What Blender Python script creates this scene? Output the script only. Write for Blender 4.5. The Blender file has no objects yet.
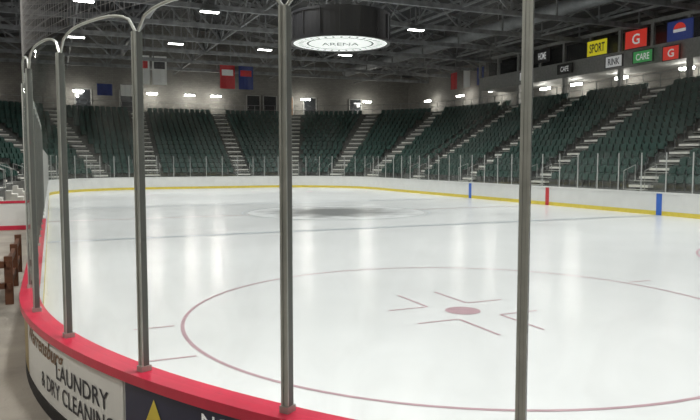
import bpy, math, random
from mathutils import Vector
random.seed(4)
D=math.radians
sc=bpy.context.scene
try:
    sc.view_settings.view_transform='Standard'
    sc.view_settings.look='None'
except Exception: pass

# ------------------------------------------------------------------ materials
def mat(name,col,rough=.6,metal=0,noise=0,nscale=5,emis=None,es=0,spec=.5,bump=0,bscale=30):
    m=bpy.data.materials.new(name); m.use_nodes=True
    nt=m.node_tree; b=nt.nodes['Principled BSDF']
    b.inputs['Base Color'].default_value=(*col,1)
    b.inputs['Roughness'].default_value=rough
    b.inputs['Metallic'].default_value=metal
    b.inputs['Specular IOR Level'].default_value=spec
    tc=nt.nodes.new('ShaderNodeTexCoord')
    if noise>0:
        n=nt.nodes.new('ShaderNodeTexNoise'); n.inputs['Scale'].default_value=nscale; n.inputs['Detail'].default_value=5
        nt.links.new(tc.outputs['Object'],n.inputs['Vector'])
        r=nt.nodes.new('ShaderNodeValToRGB')
        r.color_ramp.elements[0].position=.3; r.color_ramp.elements[1].position=.7
        r.color_ramp.elements[0].color=(*[c*(1-noise) for c in col],1)
        r.color_ramp.elements[1].color=(*[min(1,c*(1+noise)) for c in col],1)
        nt.links.new(n.outputs['Fac'],r.inputs['Fac']); nt.links.new(r.outputs['Color'],b.inputs['Base Color'])
    if bump>0:
        n2=nt.nodes.new('ShaderNodeTexNoise'); n2.inputs['Scale'].default_value=bscale
        nt.links.new(tc.outputs['Object'],n2.inputs['Vector'])
        bp=nt.nodes.new('ShaderNodeBump'); bp.inputs['Strength'].default_value=bump; bp.inputs['Distance'].default_value=.02
        nt.links.new(n2.outputs['Fac'],bp.inputs['Height']); nt.links.new(bp.outputs['Normal'],b.inputs['Normal'])
    if emis:
        b.inputs['Emission Color'].default_value=(*emis,1); b.inputs['Emission Strength'].default_value=es
    return m

ICE=(.84,.868,.868)
M_ice=mat('ice',ICE,.24,noise=.035,nscale=.35,spec=.45)
M_white=mat('board_white',(.74,.75,.73),.35,noise=.04,nscale=2)
M_yellow=mat('kick_yellow',(.72,.58,.07),.5,noise=.08)
M_red=mat('cap_red',(.60,.02,.06),.35,noise=.08)
M_blue=mat('stripe_blue',(.03,.14,.58),.4)
M_redstripe=mat('stripe_red',(.6,.03,.04),.4)
M_black=mat('rubber_black',(.012,.012,.013),.7,noise=.2)
M_navy=mat('panel_navy',(.02,.022,.06),.4,noise=.1)
M_tan=mat('panel_tan',(.35,.27,.12),.5,noise=.1)
M_conc=mat('concrete_stand',(.14,.145,.135),.85,noise=.25,nscale=2,bump=.3)
M_floor=mat('concrete_floor',(.34,.31,.265),.75,noise=.22,nscale=1.3,bump=.3)
M_stair=mat('stair_paint',(.85,.84,.78),.7,noise=.1,nscale=3)
M_seat=mat('seat_green',(.024,.072,.058),.5,noise=.25,nscale=.6)
M_steel=mat('steel_dark',(.17,.175,.18),.6,metal=.1,noise=.35,nscale=2)
M_deck=mat('roof_deck',(.04,.041,.045),.8,noise=.3,nscale=1)
M_alu=mat('aluminium',(.42,.44,.41),.4,metal=.4,noise=.12,nscale=8)
M_alud=mat('aluminium_dark',(.13,.14,.13),.5,metal=.3)
M_postw=mat('post_light',(.55,.56,.54),.5,metal=.2)
M_rline=mat('paint_line_red',(.50,.33,.37),.35,noise=.08)
M_bline=mat('paint_line_blue',(.40,.45,.49),.35,noise=.1)
M_cline=mat('paint_line_centre',(.46,.40,.40),.35,noise=.1)
M_lens=mat('lamp_lens',(.9,.9,.9),.4,emis=(1,.98,.94),es=18)
M_lensc=mat('concourse_lens',(.9,.9,.9),.4,emis=(1,.97,.92),es=35)
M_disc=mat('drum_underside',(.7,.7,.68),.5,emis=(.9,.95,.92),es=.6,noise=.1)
M_wood=mat('stained_wood',(.12,.045,.02),.5,noise=.3,nscale=6)
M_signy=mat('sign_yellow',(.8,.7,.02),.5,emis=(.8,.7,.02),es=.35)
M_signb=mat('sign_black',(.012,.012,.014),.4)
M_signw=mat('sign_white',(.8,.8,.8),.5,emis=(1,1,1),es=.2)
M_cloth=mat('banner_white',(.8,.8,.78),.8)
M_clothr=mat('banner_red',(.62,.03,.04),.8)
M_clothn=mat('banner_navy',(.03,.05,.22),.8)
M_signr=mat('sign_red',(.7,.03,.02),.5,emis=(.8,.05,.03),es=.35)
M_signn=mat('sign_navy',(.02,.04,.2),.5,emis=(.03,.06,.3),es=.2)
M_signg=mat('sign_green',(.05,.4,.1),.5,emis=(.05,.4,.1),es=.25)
M_fascia=mat('fascia_grey',(.24,.24,.23),.7,noise=.15)
M_glassd=mat('suite_glass',(.02,.022,.025),.1)
M_duct=mat('duct_galv',(.25,.26,.27),.5,metal=.3,noise=.15,nscale=2)
M_letter=mat('letter_dark',(.02,.02,.03),.5)
M_brown=mat('panel_brown',(.2,.12,.07),.6)
M_net=mat('net_cord',(.22,.22,.22),.8)

def logomat():
    m=bpy.data.materials.new('paint_logo_worn'); m.use_nodes=True; nt=m.node_tree; b=nt.nodes['Principled BSDF']; L=nt.links.new
    b.inputs['Roughness'].default_value=.3
    tc=nt.nodes.new('ShaderNodeTexCoord'); ln=nt.nodes.new('ShaderNodeVectorMath'); ln.operation='LENGTH'; L(tc.outputs['Object'],ln.inputs[0])
    n=nt.nodes.new('ShaderNodeTexNoise'); n.inputs['Scale'].default_value=.9; n.inputs['Detail'].default_value=6; L(tc.outputs['Object'],n.inputs['Vector'])
    a=nt.nodes.new('ShaderNodeMath'); a.operation='MULTIPLY_ADD'; a.inputs[1].default_value=-.34; a.inputs[2].default_value=1.4; L(ln.outputs['Value'],a.inputs[0])
    c=nt.nodes.new('ShaderNodeMath'); c.operation='MULTIPLY_ADD'; c.inputs[1].default_value=1.6; c.inputs[2].default_value=-.8; L(n.outputs['Fac'],c.inputs[0])
    d=nt.nodes.new('ShaderNodeMath'); d.operation='ADD'; d.use_clamp=True; L(a.outputs[0],d.inputs[0]); L(c.outputs[0],d.inputs[1])
    r=nt.nodes.new('ShaderNodeValToRGB'); r.color_ramp.elements[0].color=(*ICE,1); r.color_ramp.elements[1].color=(.2,.21,.21,1); r.color_ramp.elements[1].position=.8
    L(d.outputs[0],r.inputs['Fac']); L(r.outputs['Color'],b.inputs['Base Color']); return m
M_logo=logomat()

def wallmat(name,c1,c2):
    m=bpy.data.materials.new(name); m.use_nodes=True; nt=m.node_tree; b=nt.nodes['Principled BSDF']; b.inputs['Roughness'].default_value=.9
    tc=nt.nodes.new('ShaderNodeTexCoord'); sp=nt.nodes.new('ShaderNodeSeparateXYZ'); cb=nt.nodes.new('ShaderNodeCombineXYZ')
    ad=nt.nodes.new('ShaderNodeMath'); ad.operation='ADD'
    nt.links.new(tc.outputs['Object'],sp.inputs[0]); nt.links.new(sp.outputs[0],ad.inputs[0]); nt.links.new(sp.outputs[1],ad.inputs[1])
    nt.links.new(ad.outputs[0],cb.inputs[0]); nt.links.new(sp.outputs[2],cb.inputs[1])
    br=nt.nodes.new('ShaderNodeTexBrick'); br.inputs['Scale'].default_value=1
    br.inputs['Brick Width'].default_value=.4; br.inputs['Row Height'].default_value=.2; br.inputs['Mortar Size'].default_value=.008
    br.inputs['Color1'].default_value=(*c1,1); br.inputs['Color2'].default_value=(*c2,1); br.inputs['Mortar'].default_value=(*[c*.6 for c in c1],1)
    nt.links.new(cb.outputs[0],br.inputs['Vector']); nt.links.new(br.outputs['Color'],b.inputs['Base Color'])
    return m
M_wall=wallmat('block_wall',(.13,.125,.115),(.16,.155,.14))

def glassmat(name,base,graz,tint,smudge):
    m=bpy.data.materials.new(name); m.use_nodes=True; nt=m.node_tree; nt.nodes.clear(); L=nt.links.new
    o=nt.nodes.new('ShaderNodeOutputMaterial'); mx=nt.nodes.new('ShaderNodeMixShader')
    t=nt.nodes.new('ShaderNodeBsdfTransparent'); g=nt.nodes.new('ShaderNodeBsdfGlossy'); lw=nt.nodes.new('ShaderNodeLayerWeight'); lw.inputs['Blend'].default_value=.5
    pw=nt.nodes.new('ShaderNodeMath'); pw.operation='POWER'; pw.inputs[1].default_value=4
    mu=nt.nodes.new('ShaderNodeMath'); mu.operation='MULTIPLY_ADD'; mu.inputs[1].default_value=graz; mu.inputs[2].default_value=base
    t.inputs[0].default_value=(*tint,1); g.inputs['Roughness'].default_value=.03; g.inputs[0].default_value=(.9,.95,.92,1)
    L(lw.outputs['Facing'],pw.inputs[0]); L(pw.outputs[0],mu.inputs[0]); L(mu.outputs[0],mx.inputs[0])
    L(t.outputs[0],mx.inputs[1]); L(g.outputs[0],mx.inputs[2])
    tc=nt.nodes.new('ShaderNodeTexCoord'); n=nt.nodes.new('ShaderNodeTexNoise'); n.inputs['Scale'].default_value=2.2; n.inputs['Detail'].default_value=7; n.inputs['Distortion'].default_value=1.2
    L(tc.outputs['Object'],n.inputs['Vector'])
    mr=nt.nodes.new('ShaderNodeMapRange'); mr.inputs[1].default_value=.42; mr.inputs[2].default_value=.75; mr.inputs[3].default_value=.006; mr.inputs[4].default_value=smudge
    L(n.outputs['Fac'],mr.inputs[0])
    df=nt.nodes.new('ShaderNodeBsdfDiffuse'); df.inputs[0].default_value=(.72,.75,.74,1); m2=nt.nodes.new('ShaderNodeMixShader')
    L(mr.outputs[0],m2.inputs[0]); L(mx.outputs[0],m2.inputs[1]); L(df.outputs[0],m2.inputs[2]); L(m2.outputs[0],o.inputs[0])
    return m
M_glass=glassmat('clear_shield',.035,.38,(.94,.958,.95),.07)

# ------------------------------------------------------------------ mesh builder
class MB:
    def __init__(s): s.v=[];s.f=[];s.m=[]
    def quad(s,p,mi=0):
        n=len(s.v); s.v+= [tuple(q) for q in p]; s.f.append(tuple(range(n,n+len(p)))); s.m.append(mi)
    def hexa(s,c,mi=0):
        n=len(s.v); s.v+=[tuple(q) for q in c]
        for f in ((3,2,1,0),(4,5,6,7),(0,1,5,4),(1,2,6,5),(2,3,7,6),(3,0,4,7)):
            s.f.append(tuple(n+i for i in f)); s.m.append(mi)
    def box(s,x0,x1,y0,y1,z0,z1,mi=0):
        s.hexa([(x0,y0,z0),(x1,y0,z0),(x1,y1,z0),(x0,y1,z0),(x0,y0,z1),(x1,y0,z1),(x1,y1,z1),(x0,y1,z1)],mi)
    def obox(s,P,n,t,d0,d1,t0,t1,z0,z1,mi=0):
        def q(d,tt,z): return (P[0]+n[0]*d+t[0]*tt,P[1]+n[1]*d+t[1]*tt,z)
        s.hexa([q(d0,t0,z0),q(d1,t0,z0),q(d1,t1,z0),q(d0,t1,z0),q(d0,t0,z1),q(d1,t0,z1),q(d1,t1,z1),q(d0,t1,z1)],mi)
    def beam(s,a,b,w,h=None,mi=0):
        h=h or w; a=Vector(a);b=Vector(b);d=(b-a).normalized()
        up=Vector((0,0,1)) if abs(d.z)<.95 else Vector((1,0,0))
        r=d.cross(up).normalized(); u=r.cross(d)
        r*=w/2;u*=h/2
        s.hexa([a-r-u,a+r-u,a+r+u,a-r+u,b-r-u,b+r-u,b+r+u,b-r+u],mi)
    def tube(s,pts,r,seg=8,mi=0):
        pts=[Vector(p) for p in pts]; base=len(s.v)
        for i,p in enumerate(pts):
            d=(pts[min(i+1,len(pts)-1)]-pts[max(i-1,0)]).normalized()
            up=Vector((0,0,1)) if abs(d.z)<.95 else Vector((1,0,0))
            a=d.cross(up).normalized(); u=a.cross(d)
            for k in range(seg):
                an=2*math.pi*k/seg; s.v.append(tuple(p+a*(r*math.cos(an))+u*(r*math.sin(an))))
        for i in range(len(pts)-1):
            for k in range(seg):
                s.f.append((base+i*seg+k,base+i*seg+(k+1)%seg,base+(i+1)*seg+(k+1)%seg,base+(i+1)*seg+k)); s.m.append(mi)
    def build(s,name,mats,parent=None,smooth=False):
        me=bpy.data.meshes.new(name); me.from_pydata(s.v,[],s.f)
        for m in mats: me.materials.append(m)
        me.polygons.foreach_set('material_index',s.m)
        if smooth: me.polygons.foreach_set('use_smooth',[True]*len(s.f))
        me.update()
        o=bpy.data.objects.new(name,me); sc.collection.objects.link(o)
        if parent: o.parent=parent
        return o
def empty(name):
    o=bpy.data.objects.new(name,None); sc.collection.objects.link(o); o.empty_display_size=.2; return o

# ------------------------------------------------------------------ rink outline
HX,HY,R=30.48,12.95,8.13
CX,CY=HX-R,HY-R
def arc(cx,cy,a): 
    n=(math.cos(D(a)),math.sin(D(a))); return ((cx+R*n[0],cy+R*n[1]),n)
def far_right_arc(a): return arc(CX,-CY,a)
def far_left_arc(a): return arc(CX,CY,a)
def near_left_arc(a): return arc(-CX,CY,a)
def near_right_arc(a): return arc(-CX,-CY,a)
def pos(st,d,z): return (st[0][0]+st[1][0]*d,st[0][1]+st[1][1]*d,z)
def lin(a,b,n): return [a+(b-a)*i/n for i in range(n+1)]
loop=[]
loop+=[((x,-HY),(0,-1)) for x in lin(-CX,CX,30)]
loop+=[far_right_arc(a) for a in lin(-90,0,30)]
loop+=[((HX,y),(1,0)) for y in lin(-CY,CY,6)]
loop+=[far_left_arc(a) for a in lin(0,90,30)]
loop+=[((x,HY),(0,1)) for x in lin(CX,-CX,30)]
loop+=[near_left_arc(a) for a in lin(90,180,60)]
loop+=[((-HX,y),(-1,0)) for y in lin(CY,-CY,6)]
loop+=[near_right_arc(a) for a in lin(180,270,30)]
def extrude(mb,sts,prof,mis,closed=False):
    n=len(sts); 
    for i in range(n if closed else n-1):
        a=sts[i];b=sts[(i+1)%n]
        if abs(a[0][0]-b[0][0])+abs(a[0][1]-b[0][1])<1e-6: continue
        for k in range(len(prof)-1):
            mi=mis[k] if not callable(mis) else mis(k,(a[0][0]+b[0][0])/2)
            if mi is None: continue
            mb.quad([pos(a,*prof[k]),pos(b,*prof[k]),pos(b,*prof[k+1]),pos(a,*prof[k+1])],mi)

# ice
FZ=.28
mb=MB(); pts=[]
for s in loop:
    p=pos(s,.02,0)
    if not pts or (Vector(p)-Vector(pts[-1])).length>1e-4: pts.append(p)
mb.quad(pts[:-1] if (Vector(pts[0])-Vector(pts[-1])).length<1e-4 else pts)
ice=mb.build('ice_rink_surface',[M_ice])

# floor + walls + ceiling
WX,WY,WN=47.0,29.5,-42.0
def outer(st,z,g=0.0):
    p=pos(st,60,z); return (max(WN+g,min(WX-g,p[0])),max(-WY+g,min(WY-g,p[1])),z)
mb=MB()
n=len(loop)
for i in range(n):
    a=loop[i];b=loop[(i+1)%n]
    mb.quad([pos(a,.1,FZ),outer(a,FZ),outer(b,FZ),pos(b,.1,FZ)])
mb.box(WN,WX,-WY,WY,-.4,-.1)
mb.build('floor',[M_floor])
RZ=lambda y:17.5-abs(y)*4.5/WY
def wall(name,x0,x1,y0,y1,gable=False):
    mb=MB()
    if gable:
        o=[(-WY,-.4),(WY,-.4),(WY,13),(0,17.5),(-WY,13)]
        mb.quad([(x0,y,z) for y,z in o]); mb.quad([(x1,y,z) for y,z in o])
        for i in range(5):
            j=(i+1)%5; mb.quad([(x0,*o[i]),(x0,*o[j]),(x1,*o[j]),(x1,*o[i])])
    else: mb.box(x0,x1,y0,y1,-.4,13)
    return mb.build(name,[M_wall])
wall('wall_far',WX,WX+.3,0,0,True); wall('wall_near',WN-.3,WN,0,0,True)
wall('wall_right',WN,WX,-WY-.3,-WY); wall('wall_left',WN,WX,WY,WY+.3)
mb=MB()
for sgn in (-1,1):
    y0,y1=(0,WY) if sgn>0 else (-WY,0)
    a,b=WN,WX
    mb.hexa([(a,y0,RZ(y0)),(b,y0,RZ(y0)),(b,y1,RZ(y1)),(a,y1,RZ(y1)),(a,y0,RZ(y0)+.2),(b,y0,RZ(y0)+.2),(b,y1,RZ(y1)+.2),(a,y1,RZ(y1)+.2)])
mb.build('ceiling',[M_deck])
# trusses
mb=MB()
ys=[-WY+i*59/16 for i in range(17)]
for x in [-36+6*i for i in range(14)]:
    mb.beam((x,-WY,12),(x,WY,12),.24,.3)
    for i in range(16):
        a,b=ys[i],ys[i+1]
        mb.beam((x,a,RZ(a)-.35),(x,b,RZ(b)-.35),.2,.25)
        if i%2==0: mb.beam((x,a,12),(x,b,RZ(b)-.35),.13)
        else: mb.beam((x,a,RZ(a)-.35),(x,b,12),.13)
        mb.beam((x,a,12),(x,a,RZ(a)-.35),.1)
mb.build('roof_trusses',[M_steel])
mb=MB()
for i,y in enumerate([-WY+59*k/32 for k in range(1,32)]):
    mb.beam((WN,y,RZ(y)-.1),(WX,y,RZ(y)-.1),.1,.2)
for y in (-22,-11,0,11,22):
    mb.beam((WN,y,12.1),(WX,y,12.1),.12,.14)
    for i in range(13):
        x=-36+6*i
        mb.beam((x,y,12),(x+6,y,RZ(y)-.4),.08); mb.beam((x,y,RZ(y)-.4),(x+6,y,12),.08)
mb.build('roof_purlins_and_bracing',[M_steel])
for yy,r,z in ((-19.5,.5,12.9),(18,.45,12.9),(6,.3,13.2)):
    mb=MB(); mb.tube([(-36,yy,z),(0,yy,z),(44,yy,z)],r,16)
    for x in range(-34,44,4): mb.tube([(x,yy,z),(x+.12,yy,z)],r+.04,16); mb.beam((x,yy,z+r),(x,yy,RZ(yy)),.04)
    mb.build('ventilation_duct',[M_duct],smooth=True)

# markings on ice
def ring(name,cx,cy,r,w,m,z=.004,seg=96,disc=False):
    mb=MB()
    for i in range(seg):
        a,b=2*math.pi*i/seg,2*math.pi*(i+1)/seg
        r0=0.001 if disc else r-w/2; r1=r if disc else r+w/2
        mb.quad([(cx+r0*math.cos(a),cy+r0*math.sin(a),z),(cx+r1*math.cos(a),cy+r1*math.sin(a),z),(cx+r1*math.cos(b),cy+r1*math.sin(b),z),(cx+r0*math.cos(b),cy+r0*math.sin(b),z)])
    return mb.build(name,[m])
def strip(mb,x0,x1,y0,y1,z=.004,mi=0): mb.quad([(x0,y0,z),(x1,y0,z),(x1,y1,z),(x0,y1,z)],mi)
for sx in (-1,1):
    for sy in (-1,1):
        e=empty('faceoff_circle')
        cx,cy=sx*21.14,sy*6.43
        ring('circle_line',cx,cy,4.62,.06,M_rline).parent=e
        ring('spot',cx,cy,.3,0,M_rline,disc=True,seg=32).parent=e
        mb=MB()
        for a in (-1,1):
            for b in (-1,1):
                x,y=cx+a*.5,cy+b*.4
                strip(mb,min(x,x+a*1.1),max(x,x+a*1.1),y-.025,y+.025)
                strip(mb,x-.025,x+.025,min(y+b*.026,y+b*.75),max(y+b*.026,y+b*.75))
                yy=cy+b*4.66; xx=cx+a*.88
                strip(mb,xx-.025,xx+.025,min(yy,yy+b*.6),max(yy,yy+b*.6))
        mb.build('hash_marks',[M_rline],e)
mb=MB(); strip(mb,7.62,7.92,-HY,HY); strip(mb,-7.92,-7.62,-HY,HY); mb.build('blue_line_markings',[M_bline])
mb=MB(); strip(mb,-.15,.15,-HY,HY,.003); mb.build('centre_line_marking',[M_cline])
gy=HY-R+math.sqrt(R*R-(27.1-CX)**2)
mb=MB(); strip(mb,27.07,27.13,-gy,gy); strip(mb,-27.13,-27.07,-gy,gy); mb.build('goal_line_markings',[M_rline])
e=empty('centre_ice_logo')
ring('logo_disc',0,0,4.3,0,M_logo,z=.006,disc=True).parent=e
ring('logo_ring',0,0,4.57,.06,M_bline,z=.006).parent=e

# boards
BT=1.07
mb=MB()
prof=[(0,0),(0,.2),(0,1.0),(-.03,1.02),(-.03,BT),(.17,BT),(.17,1.0),(.12,1.0),(.12,.40),(.13,.40),(.13,FZ)]
def bm(k,x):
    near=x<-12
    return {0:1,1:0,2:2 if near else 0,3:2 if near else 0,4:2 if near else 0,5:2 if near else 0,6:2,7:0,8:3,9:3}[k]
extrude(mb,loop,prof,bm,True)
for x,mi,w in ((-7.77,4,.16),(7.77,4,.16),(0,5,.15)):
    for s in (-1,1):
        y=s*(HY-.006); mb.quad([(x-w,y,0),(x+w,y,0),(x+w,y,1.03),(x-w,y,1.03)],mi)
boards=mb.build('rink_dasher_boards',[M_white,M_yellow,M_red,M_black,M_blue,M_redstripe])

NC=(-CX,CY)
def cyl(a,r,z): return (NC[0]+r*math.cos(D(a)),NC[1]+r*math.sin(D(a)),z)
ads=empty('advertising_panels'); ads.parent=boards
def panel(a0,a1,m):
    mb=MB(); N=20
    for i in range(N):
        a=a0+(a1-a0)*i/N;b=a0+(a1-a0)*(i+1)/N
        mb.quad([cyl(a,R+.128,.41),cyl(b,R+.128,.41),cyl(b,R+.128,.985),cyl(a,R+.128,.985)])
    return mb.build('panel',[m],ads)
panel(80.0,97.0,M_tan); panel(97.2,114.6,M_white); panel(114.8,131.8,M_navy); panel(132,149,M_white); panel(149.2,166,M_navy)
def textgeo(body,shear=0,bold=0):
    c=bpy.data.curves.new('t','FONT'); c.body=body; c.size=1; c.shear=shear; c.offset=bold; c.resolution_u=3
    o=bpy.data.objects.new('t',c); sc.collection.objects.link(o)
    dg=bpy.context.evaluated_depsgraph_get(); me=bpy.data.meshes.new_from_object(o.evaluated_get(dg))
    v=[tuple(p.co) for p in me.vertices]; f=[tuple(p.vertices) for p in me.polygons]
    bpy.data.objects.remove(o); bpy.data.meshes.remove(me)
    x0=min(p[0] for p in v);x1=max(p[0] for p in v);y0=min(p[1] for p in v);y1=max(p[1] for p in v)
    return [((p[0]-x0)/(x1-x0),(p[1]-y0)/(y1-y0)) for p in v],f
def curvetext(body,a0,s0,s1,z0,z1,m,shear=0,bold=.01):
    v,f=textgeo(body,shear,bold); mb=MB()
    mb.v=[cyl(a0+math.degrees((s0+(s1-s0)*x)/(R+.13)),R+.133,z0+(z1-z0)*y) for x,y in v]; mb.f=f; mb.m=[0]*len(f)
    mb.build('lettering',[m],ads)
def flattext(body,org,ux,w,h,m,parent,bold=.02,off=(0,0,0)):
    v,f=textgeo(body,0,bold); mb=MB(); o=Vector(org)+Vector(off); ux=Vector(ux)
    mb.v=[tuple(o+ux*(w*(x-.5))+Vector((0,0,h*(y-.5)))) for x,y in v]; mb.f=f; mb.m=[0]*len(f)
    mb.build('lettering',[m],parent)
curvetext('Warrensburg',97.2,.15,1.45,.76,.96,M_brown,.4,.02)
curvetext('LAUNDRY',97.2,1.25,2.3,.695,.84,M_letter)
curvetext('& DRY CLEANING',97.2,.75,2.38,.51,.655,M_letter)
mb=MB(); a0=114.8
mb.quad([cyl(a0+.6,R+.133,.45),cyl(a0+4.4,R+.133,.45),cyl(a0+2.5,R+.133,.93)]); mb.build('triangle_emblem',[M_yellow],ads)
curvetext('NORTHERN',114.8,.85,1.8,.85,.95,M_signw)
curvetext('UNIVERSITY',114.8,.85,1.9,.65,.77,M_signw)

near_end=[((-HX,CY-1.42*i),(-1,0)) for i in range(6,0,-1)]
near_arc=[near_left_arc(a) for a in (172,163,153.6,144.2,134.7,125.15,115.8,106.8,98.4)]
left_near=[((-CX+.2+1.42*i,HY),(0,1)) for i in range(0,11)]
tall=near_end+[((-HX,CY),(-1,0))]+near_arc+left_near
GT=3.40
def zpost(mb,st,z1,w=.05,light=False):
    P,nn=st; t=(-nn[1],nn[0])
    mb.obox(P,nn,t,.035,.08,-w/2,w/2,BT,z1,1 if not light else 0)
    if not light:
        mb.obox(P,nn,t,.08,.09,-w/2,-w/2+.015,BT,z1,0); mb.obox(P,nn,t,.08,.09,w/2-.015,w/2,BT,z1,0)
        mb.obox(P,nn,t,.08,.084,-.008,.008,BT,z1,0)
        mb.obox(P,nn,t,.02,.1,-w/2-.006,w/2+.006,BT,BT+.04,0)
mb=MB(); 
for s in tall: zpost(mb,s,GT+.02)
def archpts(a,b,h=.18,N=14):
    out=[]
    for i in range(N+1):
        t=i/N; x=2*t-1; z=GT+h*(1-abs(x)**3.0)**(1/2.2) if abs(x)<1 else GT
        nx=a[1][0]*(1-t)+b[1][0]*t; ny=a[1][1]*(1-t)+b[1][1]*t; l=math.hypot(nx,ny)
        px=a[0][0]*(1-t)+b[0][0]*t; py=a[0][1]*(1-t)+b[0][1]*t
        if 0<abs(a[1][0]-b[1][0]): 
            px=NC[0]+R*nx/l if a[0][0]<-CX+.5 else px; py=NC[1]+R*ny/l if a[0][0]<-CX+.5 else py
        out.append((px+nx/l*.06,py+ny/l*.06,z))
    return out
for a,b in zip(tall[:-1],tall[1:]): mb.tube(archpts(a,b),.011,6,0)
fr=mb.build('shield_glass_frame',[M_alu,M_alud])
mb=MB()
for a,b in zip(tall[:-1],tall[1:]):
    pp=archpts(a,b)
    for p,q in zip(pp[:-1],pp[1:]): mb.quad([(p[0],p[1],BT),(q[0],q[1],BT),q,p])
mb.build('shield_glass_panes',[M_glass],fr)
# safety netting above the near corner glass
mb=MB()
A0,A1=88,136
zs=[3.60+.07*i for i in range(40)]
for z in zs:
    mb.tube([cyl(a,R+.06,z) for a in lin(A0,A1,40)],.0022,3)
for k in range(int((A1-A0)/.47)+1):
    a=A0+.47*k; mb.tube([cyl(a,R+.06,zs[0]),cyl(a,R+.06,zs[-1])],.0022,3)
mb.tube([cyl(a,R+.06,zs[-1]) for a in lin(A0,A1,40)],.012,6)
for a in (A0,100,112,124,A1): mb.tube([cyl(a,R+.06,zs[-1]),cyl(a,R+.06,RZ(cyl(a,R,0)[1])-.1)],.008,5)
mb.build('safety_netting',[M_net],fr)
# far glass
far=[]
x=left_near[-1][0][0]
xs=[x+1.42*i for i in range(0,int((CX-x)/1.42)+1)]
far+=[((q,HY),(0,1)) for q in xs]
far+=[far_left_arc(a) for a in lin(86,4,9)]
far+=[((HX,y),(1,0)) for y in lin(CY-.5,-CY+.5,6)]
far+=[far_right_arc(a) for a in lin(-4,-86,9)]
far+=[((q,-HY),(0,-1)) for q in lin(CX-.4,-CX,31)]
far+=[near_right_arc(a) for a in lin(266,184,9)]
mb=MB(); gb=MB(); H2=2.9
for s in far: zpost(mb,s,H2,.04,True)
for a,b in zip(far[:-1],far[1:]):
    gb.quad([pos(a,.06,BT),pos(b,.06,BT),pos(b,.06,H2),pos(a,.06,H2)])
fr2=mb.build('glass_posts',[M_postw],fr); gb.build('boards_glass_panes',[M_glass],fr)

# ------------------------------------------------------------------ grandstand
D0,Z0,RUN,RISE,NR=2.2,1.0,.72,.44,15
U=[((x,-HY),(0,-1)) for x in lin(-20,CX,2)]
U+=[far_right_arc(a) for a in lin(-90,0,30)]
U+=[((HX,y),(1,0)) for y in lin(-CY,CY,2)]
U+=[far_left_arc(a) for a in lin(0,90,30)]
U+=[((x,HY),(0,1)) for x in lin(CX,-6,2)]
prof=[(D0,FZ),(D0,Z0)]
for i in range(NR):
    d=D0+RUN*i;z=Z0+RISE*i
    if i: prof.append((d,z))
    prof.append((d+RUN,z))
DT=D0+RUN*NR; ZT=Z0+RISE*NR
prof.append((DT,ZT))
stand=empty('grandstand')
mb=MB(); extrude(mb,U,prof,[0]*len(prof))
for a,b in zip(U[:-1],U[1:]): 
    mb.quad([pos(a,DT,ZT),outer(a,ZT,.02),outer(b,ZT,.02),pos(b,DT,ZT)])
for s in (U[0],U[-1]):
    mb.quad([pos(s,d,z) for d,z in prof]+[outer(s,ZT,.02),outer(s,FZ,.02)])
mb.build('terrace',[M_conc],stand)
aisles=[('R',x) for x in (-19,-12,-4.1,4,12,19.6)]+[('A',a) for a in (-67,-45,-21)]+[('E',-4.1),('E',4.4)]+[('B',a) for a in (22,45,67)]+[('L',x) for x in (19.6,12,4)]
def ast(k,v):
    return {'R':lambda:((v,-HY),(0,-1)),'A':lambda:far_right_arc(v),'E':lambda:((HX,v),(1,0)),'B':lambda:far_left_arc(v),'L':lambda:((v,HY),(0,1))}[k]()
AS=[ast(*a) for a in aisles]
for s in AS:
    P,nn=s;t=(-nn[1],nn[0]); mb=MB()
    for k in range(NR*2):
        top=Z0+.22*k+.02; d=D0+.36*k
        mb.obox(P,nn,t,d,d+.36,-.65,.65,top-.12,top)
    for k in range(3):
        mb.obox(P,nn,t,D0-.3*(k+1),D0-.3*k-.001,-.65,.65,FZ,Z0-.18*(k+1)+.02)
    mb.build('aisle_stairs',[M_stair],stand)
sm=MB()
out=[(-.22,.40),(.22,.40),(.235,.75),(.17,.84),(-.17,.84),(-.235,.75)]
def seat(P,nn,t,d,z):
    def q(dd,tt,zz): return (P[0]+nn[0]*dd+t[0]*tt,P[1]+nn[1]*dd+t[1]*tt,z+zz)
    b=len(sm.v)
    for x,h in out: sm.v.append(q(d+.50+(h-.4)*.2,x,h))
    for x,h in out: sm.v.append(q(d+.545+(h-.4)*.2,x,h))
    sm.f.append(tuple(b+i for i in range(6))); sm.f.append(tuple(b+11-i for i in range(6))); sm.m+=[0,0]
    for i in range(6):
        j=(i+1)%6; sm.f.append((b+i,b+j,b+6+j,b+6+i)); sm.m.append(0)
    sm.hexa([q(d+.36,-.2,.42),q(d+.44,-.2,.38),q(d+.44,.2,.38),q(d+.36,.2,.42),q(d+.42,-.2,.74),q(d+.48,-.2,.74),q(d+.48,.2,.74),q(d+.42,.2,.74)])
    sm.hexa([q(d+.44,-.25,0),q(d+.5,-.25,0),q(d+.5,-.225,0),q(d+.44,-.225,0),q(d+.44,-.25,.55),q(d+.52,-.25,.55),q(d+.52,-.225,.55),q(d+.44,-.225,.55)],1)
def try_seat(st,d,z):
    p=pos(st,d,0)
    for s in AS:
        t=(-s[1][1],s[1][0]); dx=p[0]-s[0][0];dy=p[1]-s[0][1]
        if abs(dx*t[0]+dy*t[1])<.95 and -1<dx*s[1][0]+dy*s[1][1]<16: return
    seat(st[0],st[1],(-st[1][1],st[1][0]),d,z)
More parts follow.
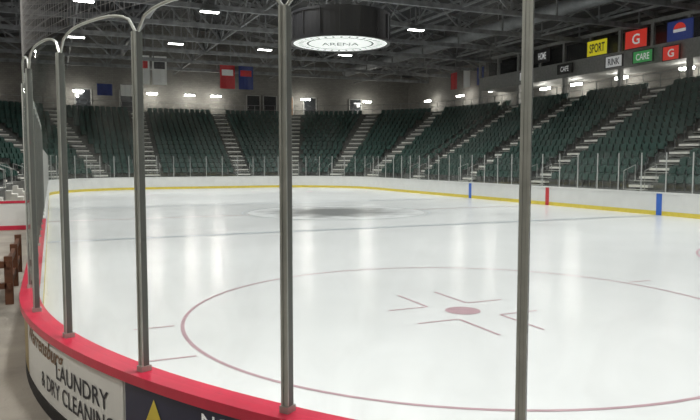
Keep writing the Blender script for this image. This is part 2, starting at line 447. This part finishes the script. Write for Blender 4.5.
for i in range(NR):
    d=D0+RUN*i;z=Z0+RISE*i
    for q in range(int((CX+19.6)/.54)): try_seat(((-19.6+.54*q,-HY),(0,-1)),d,z)
    rr=R+d+.5; na=int(rr*math.pi/2/.54)
    for q in range(na): try_seat(far_right_arc(-90+90*(q+.5)/na),d,z); try_seat(far_left_arc(90*(q+.5)/na),d,z)
    for q in range(int(2*CY/.55)): try_seat(((HX,-CY+.3+.55*q),(1,0)),d,z)
    for q in range(int((CX+5.6)/.54)): try_seat(((-5.6+.54*q,HY),(0,1)),d,z)
sm.build('seat_rows',[M_seat,M_steel],stand)
mb=MB()
for dd,zz in ((DT+.1,ZT),):
    for i,(a,b) in enumerate(zip(U[:-1],U[1:])):
        L=math.dist(pos(a,dd,0),pos(b,dd,0)); N=max(1,int(L/1.5))
        for h in (.5,1.0): mb.beam(pos(a,dd,zz+h),pos(b,dd,zz+h),.045)
        for k in range(N):
            t=k/N;p=Vector(pos(a,dd,zz)).lerp(Vector(pos(b,dd,zz)),t); mb.beam(p,p+Vector((0,0,1)),.04)
mb.build('guard_rail',[M_steel],stand)
mb=MB()
for s in AS:
    P,nn=s;t=(-nn[1],nn[0])
    for sd in (-.7,.7):
        a=Vector((P[0]+nn[0]*(D0+.05)+t[0]*sd,P[1]+nn[1]*(D0+.05)+t[1]*sd,Z0))
        mb.tube([a,a+Vector((0,0,1.0)),a+Vector((nn[0]*.8,nn[1]*.8,1.3)),a+Vector((nn[0]*.8,nn[1]*.8,.45))],.025,6)
mb.build('handrails',[M_postw],stand)

# upper level suites on right wall
pb=empty('press_box')
mb=MB(); X0,X1,YF=-16,26,-26.0
mb.box(X0,X1,-WY+.05,YF,9.3,9.55,0)
mb.box(X0,X1,YF-.15,YF,9.55,10.55,0)
mb.box(X0,X1,YF-.2,YF+.05,12.1,12.35,0)
mb.box(X0,X1,YF-1.2,YF-1.1,10.0,12.1,1)
for k in range(15): 
    x=X0+3*k; mb.box(x-.12,x+.12,YF-.2,YF,10.55,12.1,0)
for k in range(8):
    x=X0+6*k; mb.box(x-.15,x+.15,YF-.35,YF-.05,ZT+.005,9.3,0)
mb.build('box_structure',[M_fascia,M_glassd],pb)
def sign(name,x,z,w,h,m,txt=None,tm=None,y=YF+.14,tw=.5):
    e=empty(name); e.parent=pb; mb=MB(); mb.box(x-w/2,x+w/2,y-.1,y,z-h/2,z+h/2); mb.build('face',[m],e)
    mb=MB(); 
    for a,b,c,d in ((-w/2-.05,w/2+.05,h/2,h/2+.05),(-w/2-.05,w/2+.05,-h/2-.05,-h/2),(-w/2-.05,-w/2,-h/2,h/2),(w/2,w/2+.05,-h/2,h/2)):
        mb.box(x+a,x+b,y-.1,y+.03,z+c,z+d)
    mb.build('frame',[M_signb],e)
    if txt: flattext(txt,(x,y+.01,z),(-1,0,0),w*tw,h*.6,tm,e)
    return e
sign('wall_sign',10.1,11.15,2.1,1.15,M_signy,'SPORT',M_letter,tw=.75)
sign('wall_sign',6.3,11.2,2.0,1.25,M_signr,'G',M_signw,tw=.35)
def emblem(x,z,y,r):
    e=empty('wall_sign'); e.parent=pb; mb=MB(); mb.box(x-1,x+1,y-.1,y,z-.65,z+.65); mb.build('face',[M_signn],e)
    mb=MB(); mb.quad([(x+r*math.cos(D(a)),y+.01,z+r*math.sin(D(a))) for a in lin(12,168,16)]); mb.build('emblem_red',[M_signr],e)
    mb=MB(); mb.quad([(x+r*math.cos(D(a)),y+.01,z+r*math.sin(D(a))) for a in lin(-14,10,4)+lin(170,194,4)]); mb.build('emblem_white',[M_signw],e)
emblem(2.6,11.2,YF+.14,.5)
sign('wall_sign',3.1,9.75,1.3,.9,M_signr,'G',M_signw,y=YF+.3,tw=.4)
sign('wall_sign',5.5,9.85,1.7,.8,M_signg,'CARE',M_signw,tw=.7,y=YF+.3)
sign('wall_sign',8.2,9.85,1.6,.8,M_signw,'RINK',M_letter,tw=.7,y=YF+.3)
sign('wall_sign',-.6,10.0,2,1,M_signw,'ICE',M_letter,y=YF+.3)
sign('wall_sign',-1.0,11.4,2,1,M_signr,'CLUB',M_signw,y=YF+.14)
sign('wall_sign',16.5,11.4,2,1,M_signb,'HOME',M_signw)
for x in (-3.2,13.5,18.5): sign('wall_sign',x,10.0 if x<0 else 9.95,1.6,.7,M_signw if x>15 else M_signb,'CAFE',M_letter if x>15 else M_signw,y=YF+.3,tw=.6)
def banner(P,ux,w,h,m,m2=None):
    e=empty('hanging_banner'); x,y,z=P; ux=Vector(ux); mb=MB(); N=8
    nrm=Vector((-ux.y,ux.x,0))
    for i in range(N):
        a=-w/2+w*i/N;b=-w/2+w*(i+1)/N
        wa=.03*math.sin(i*1.7);wb=.03*math.sin((i+1)*1.7)
        A=Vector(P)+ux*a+nrm*wa;B=Vector(P)+ux*b+nrm*wb
        mb.quad([A,B,B+Vector((0,0,h)),A+Vector((0,0,h))])
        if m2 and 1<=i<N-1: mb.quad([A+Vector((-.02,0,h*.55)),B+Vector((-.02,0,h*.55)),B+Vector((-.02,0,h*.8)),A+Vector((-.02,0,h*.8))],1)
    mb.build('cloth',[m,m2 or m],e)
    mb=MB(); A=Vector(P)+Vector((0,0,h)); mb.tube([A-ux*(w/2+.05),A+ux*(w/2+.05)],.03,6)
    for s in (-1,1): mb.beam(A+ux*s*w/2,(A+ux*s*w/2)+Vector((0,0,RZ(y)-.2-A.z)),.015)
    mb.build('rod',[M_steel],e)
for y,z,m,m2,w,h in ((4.1,10.5,M_cloth,M_clothr,1.45,2.9),(2.4,10.5,M_cloth,M_letter,1.45,2.9),(-4.6,10.4,M_clothr,M_cloth,1.6,2.5),(-6.6,10.4,M_clothn,M_clothr,1.6,2.5)):
    banner((41.2,y,z-.3),(0,1,0),w,h,m,m2)
for y,m in ((7.5,M_clothn),(5.2,M_cloth)): banner((44.2,y,9.2),(0,1,0),1.5,1.2,m,None)
for x,m in ((33,M_clothr),(30.5,M_cloth),(28,M_clothn)):
    banner((x,-27.5,10.2),(1,0,0),1.2,1.8,m,None)
for y in (9.5,5,-9,-11,-16,-22,-13.3):
    mb=MB(); br=y==-13.3; w2=.6 if br else .8
    mb.box(WX-.10,WX-.03,y-w2,y+w2,ZT+.01,ZT+2.4,1 if br else 0)
    for s in (-1,1): mb.box(WX-.13,WX-.03,y+s*w2-.06,y+s*w2+.06,ZT+.01,ZT+2.46,2)
    mb.box(WX-.13,WX-.03,y-w2-.06,y+w2+.06,ZT+2.4,ZT+2.5,2); mb.box(WX-.12,WX-.10,y+w2-.2,y+w2-.12,ZT+1,ZT+1.15,2)
    mb.build('door_%d'%(abs(int(y*10))),[M_glassd,M_brown,M_fascia])

# centre-hung drum
e=empty('centre_hung_drum'); mb=MB()
RO=2.36; seg=64; zb,zt=8.15,9.5
c=lambda r,an,z:(r*math.cos(an),r*math.sin(an),z)
for i in range(seg):
    a,b=2*math.pi*i/seg,2*math.pi*(i+1)/seg
    mb.quad([c(RO,a,zb),c(RO,b,zb),c(RO,b,zt),c(RO,a,zt)],0)
    mb.quad([c(RO+.05,a,zb-.02),c(RO+.05,b,zb-.02),c(RO+.05,b,zb+.12),c(RO+.05,a,zb+.12)],0)
    mb.quad([c(RO+.05,a,zt-.12),c(RO+.05,b,zt-.12),c(RO+.05,b,zt),c(RO+.05,a,zt)],0)
    mb.quad([c(RO+.05,a,zb-.02),c(RO+.05,b,zb-.02),c(RO-.1,b,zb-.02),c(RO-.1,a,zb-.02)],0)
    mb.quad([c(.01,a,zt),c(RO,a,zt),c(RO,b,zt),c(.01,b,zt)],0)
    mb.quad([c(RO-.1,a,zb),c(RO-.1,b,zb),c(1.62,b,zb),c(1.62,a,zb)],1)
    mb.quad([c(1.62,a,zb),c(1.62,b,zb),c(1.52,b,zb),c(1.52,a,zb)],2)
    mb.quad([c(.01,a,zb),c(1.52,a,zb),c(1.52,b,zb),c(.01,b,zb)],1)
    if i%2==0: mb.quad([c(1.78,a,zb-.01),c(1.78,a+.05,zb-.01),c(2.03,a+.05,zb-.01),c(2.03,a,zb-.01)],2)
for i in range(16):
    an=2*math.pi*i/16; mb.beam((RO*math.cos(an)*1.01,RO*math.sin(an)*1.01,zb),(RO*math.cos(an)*1.01,RO*math.sin(an)*1.01,zt),.05,.05,0)
mb.build('drum_body',[M_signb,M_disc,M_steel],e)
v,f=textgeo('ARENA',0,.0); mt=MB(); F=Vector((.9205,-.3907,0)); Rr=Vector((-.3907,-.9205,0))
mt.v=[tuple(Rr*((x-.5)*1.8)-F*((y-.5)*.8)+Vector((0,0,zb-.015))) for x,y in v]; mt.f=f; mt.m=[0]*len(f); mt.build('lettering',[M_steel],e)
mb=MB()
for an in (45,135,225,315):
    p=(1.6*math.cos(D(an)),1.6*math.sin(D(an)),zt); mb.tube([p,(p[0],p[1],RZ(p[1])-.2)],.02,6)
mb.tube([(0,0,zt),(0,0,RZ(0)-.2)],.06,8)
mb.build('suspension_cables',[M_steel],e)
e.location=(-.05,-.2,0)

# sports lights
def area(name,loc,sx,sy,pw,spread,parent,col=(1,.99,.97)):
    l=bpy.data.lights.new(name,'AREA'); l.shape='RECTANGLE'; l.size=sx; l.size_y=sy; l.energy=pw; l.color=col; l.spread=D(spread)
    o=bpy.data.objects.new(name,l); o.location=loc; sc.collection.objects.link(o); o.parent=parent; return o
for x in (-26,-13.5,-1,11.5,24):
    for y in (-10.8,-3.6,3.6,10.8):
        e=empty('high_bay_lamp'); mb=MB(); z=11.6
        mb.box(x-.22,x+.22,y-.6,y+.6,z,z+.14,0)
        mb.hexa([(x-.22,y-.6,z+.14),(x+.22,y-.6,z+.14),(x+.22,y+.6,z+.14),(x-.22,y+.6,z+.14),(x-.08,y-.5,z+.28),(x+.08,y-.5,z+.28),(x+.08,y+.5,z+.28),(x-.08,y+.5,z+.28)],0)
        mb.box(x-.18,x+.18,y-.55,y+.55,z-.04,z,1)
        for s in (-.45,.45): mb.beam((x,y+s,z+.28),(x,y+s,RZ(y+s)-.3),.03)
        mb.build('housing',[M_steel,M_lens],e)
        area('lamp_light',(x,y,z-.07),.36,1.1,(435 if abs(y)>5 else 330)*(1.12 if abs(x)>20 else .95),140,e)
def clamp_light(x,y,z,along,pw=75):
    e=empty('concourse_lamp'); mb=MB(); ax,ay=(.6,.12) if along=='x' else (.12,.6)
    mb.box(x-ax,x+ax,y-ay,y+ay,z,z+.1,0); mb.box(x-ax*.95,x+ax*.95,y-ay*.9,y+ay*.9,z-.16,z,1)
    mb.beam((x,y,z+.1),(x,y,z+.2),.03)
    mb.build('housing',[M_steel,M_lensc],e)
    l=bpy.data.lights.new('glow','POINT'); l.energy=pw; l.shadow_soft_size=.15; l.color=(1,.95,.86)
    o=bpy.data.objects.new('glow',l); o.location=(x,y,z-.36); sc.collection.objects.link(o); o.parent=e
for y in (20,10,2.6,-1.4,-4.3,-15,-23): clamp_light(45.6,y,9.75,'y',170)
for x in (40,33,27,19,15,10,4,-4,-12): clamp_light(x,-28.3,9.05 if x<26 else 9.6,'x',100)
for x in (30,15,0): clamp_light(x,28.3,9.6,'x')
for x,y in ((-34,14.5),(-24,16.5),(-12,17)):  # extra lamps added out of view to brighten near floor and outer board panels
    clamp_light(x,y,6.5,'x',480)

# wooden barrier left
mb=MB()
y=13.42
for x in (-18.9,-17.2,-15.5): mb.box(x-.06,x+.06,y-.06,y+.06,FZ,FZ+.76)
for z in (.3,.65): mb.box(-19.0,-15.4,y-.03,y+.03,FZ+z-.06,FZ+z+.04)
mb.box(-18.96,-18.84,y,y+1.6,FZ+.58,FZ+.68); mb.box(-18.96,-18.84,y,y+1.6,FZ+.25,FZ+.34); mb.box(-18.96,-18.84,y+1.6,y+1.72,FZ,FZ+.76)
mb.build('wooden_barrier',[M_wood])
mb=MB(); mb.box(-6.2,-6.05,13.2,18,FZ,1.15,0); mb.box(-6.22,-6.03,13.2,18,1.15,1.22,1); mb.box(-6.23,-6.02,13.2,18,FZ,.42,1)
mb.build('walkway_barrier',[M_white,M_red])

w=bpy.data.worlds.new('world'); sc.world=w; w.use_nodes=True
w.node_tree.nodes['Background'].inputs[0].default_value=(.5,.5,.55,1); w.node_tree.nodes['Background'].inputs[1].default_value=.05

cam=bpy.data.cameras.new('camera'); co=bpy.data.objects.new('camera',cam); sc.collection.objects.link(co)
cam.sensor_width=36; cam.lens=34.97; cam.clip_end=300; cam.clip_start=.05
co.location=(-30.8,12.75,2.55)
h=D(-23.65);p=D(-4.2)
co.rotation_euler=Vector((math.cos(h)*math.cos(p),math.sin(h)*math.cos(p),math.sin(p))).to_track_quat('-Z','Y').to_euler()
sc.camera=co
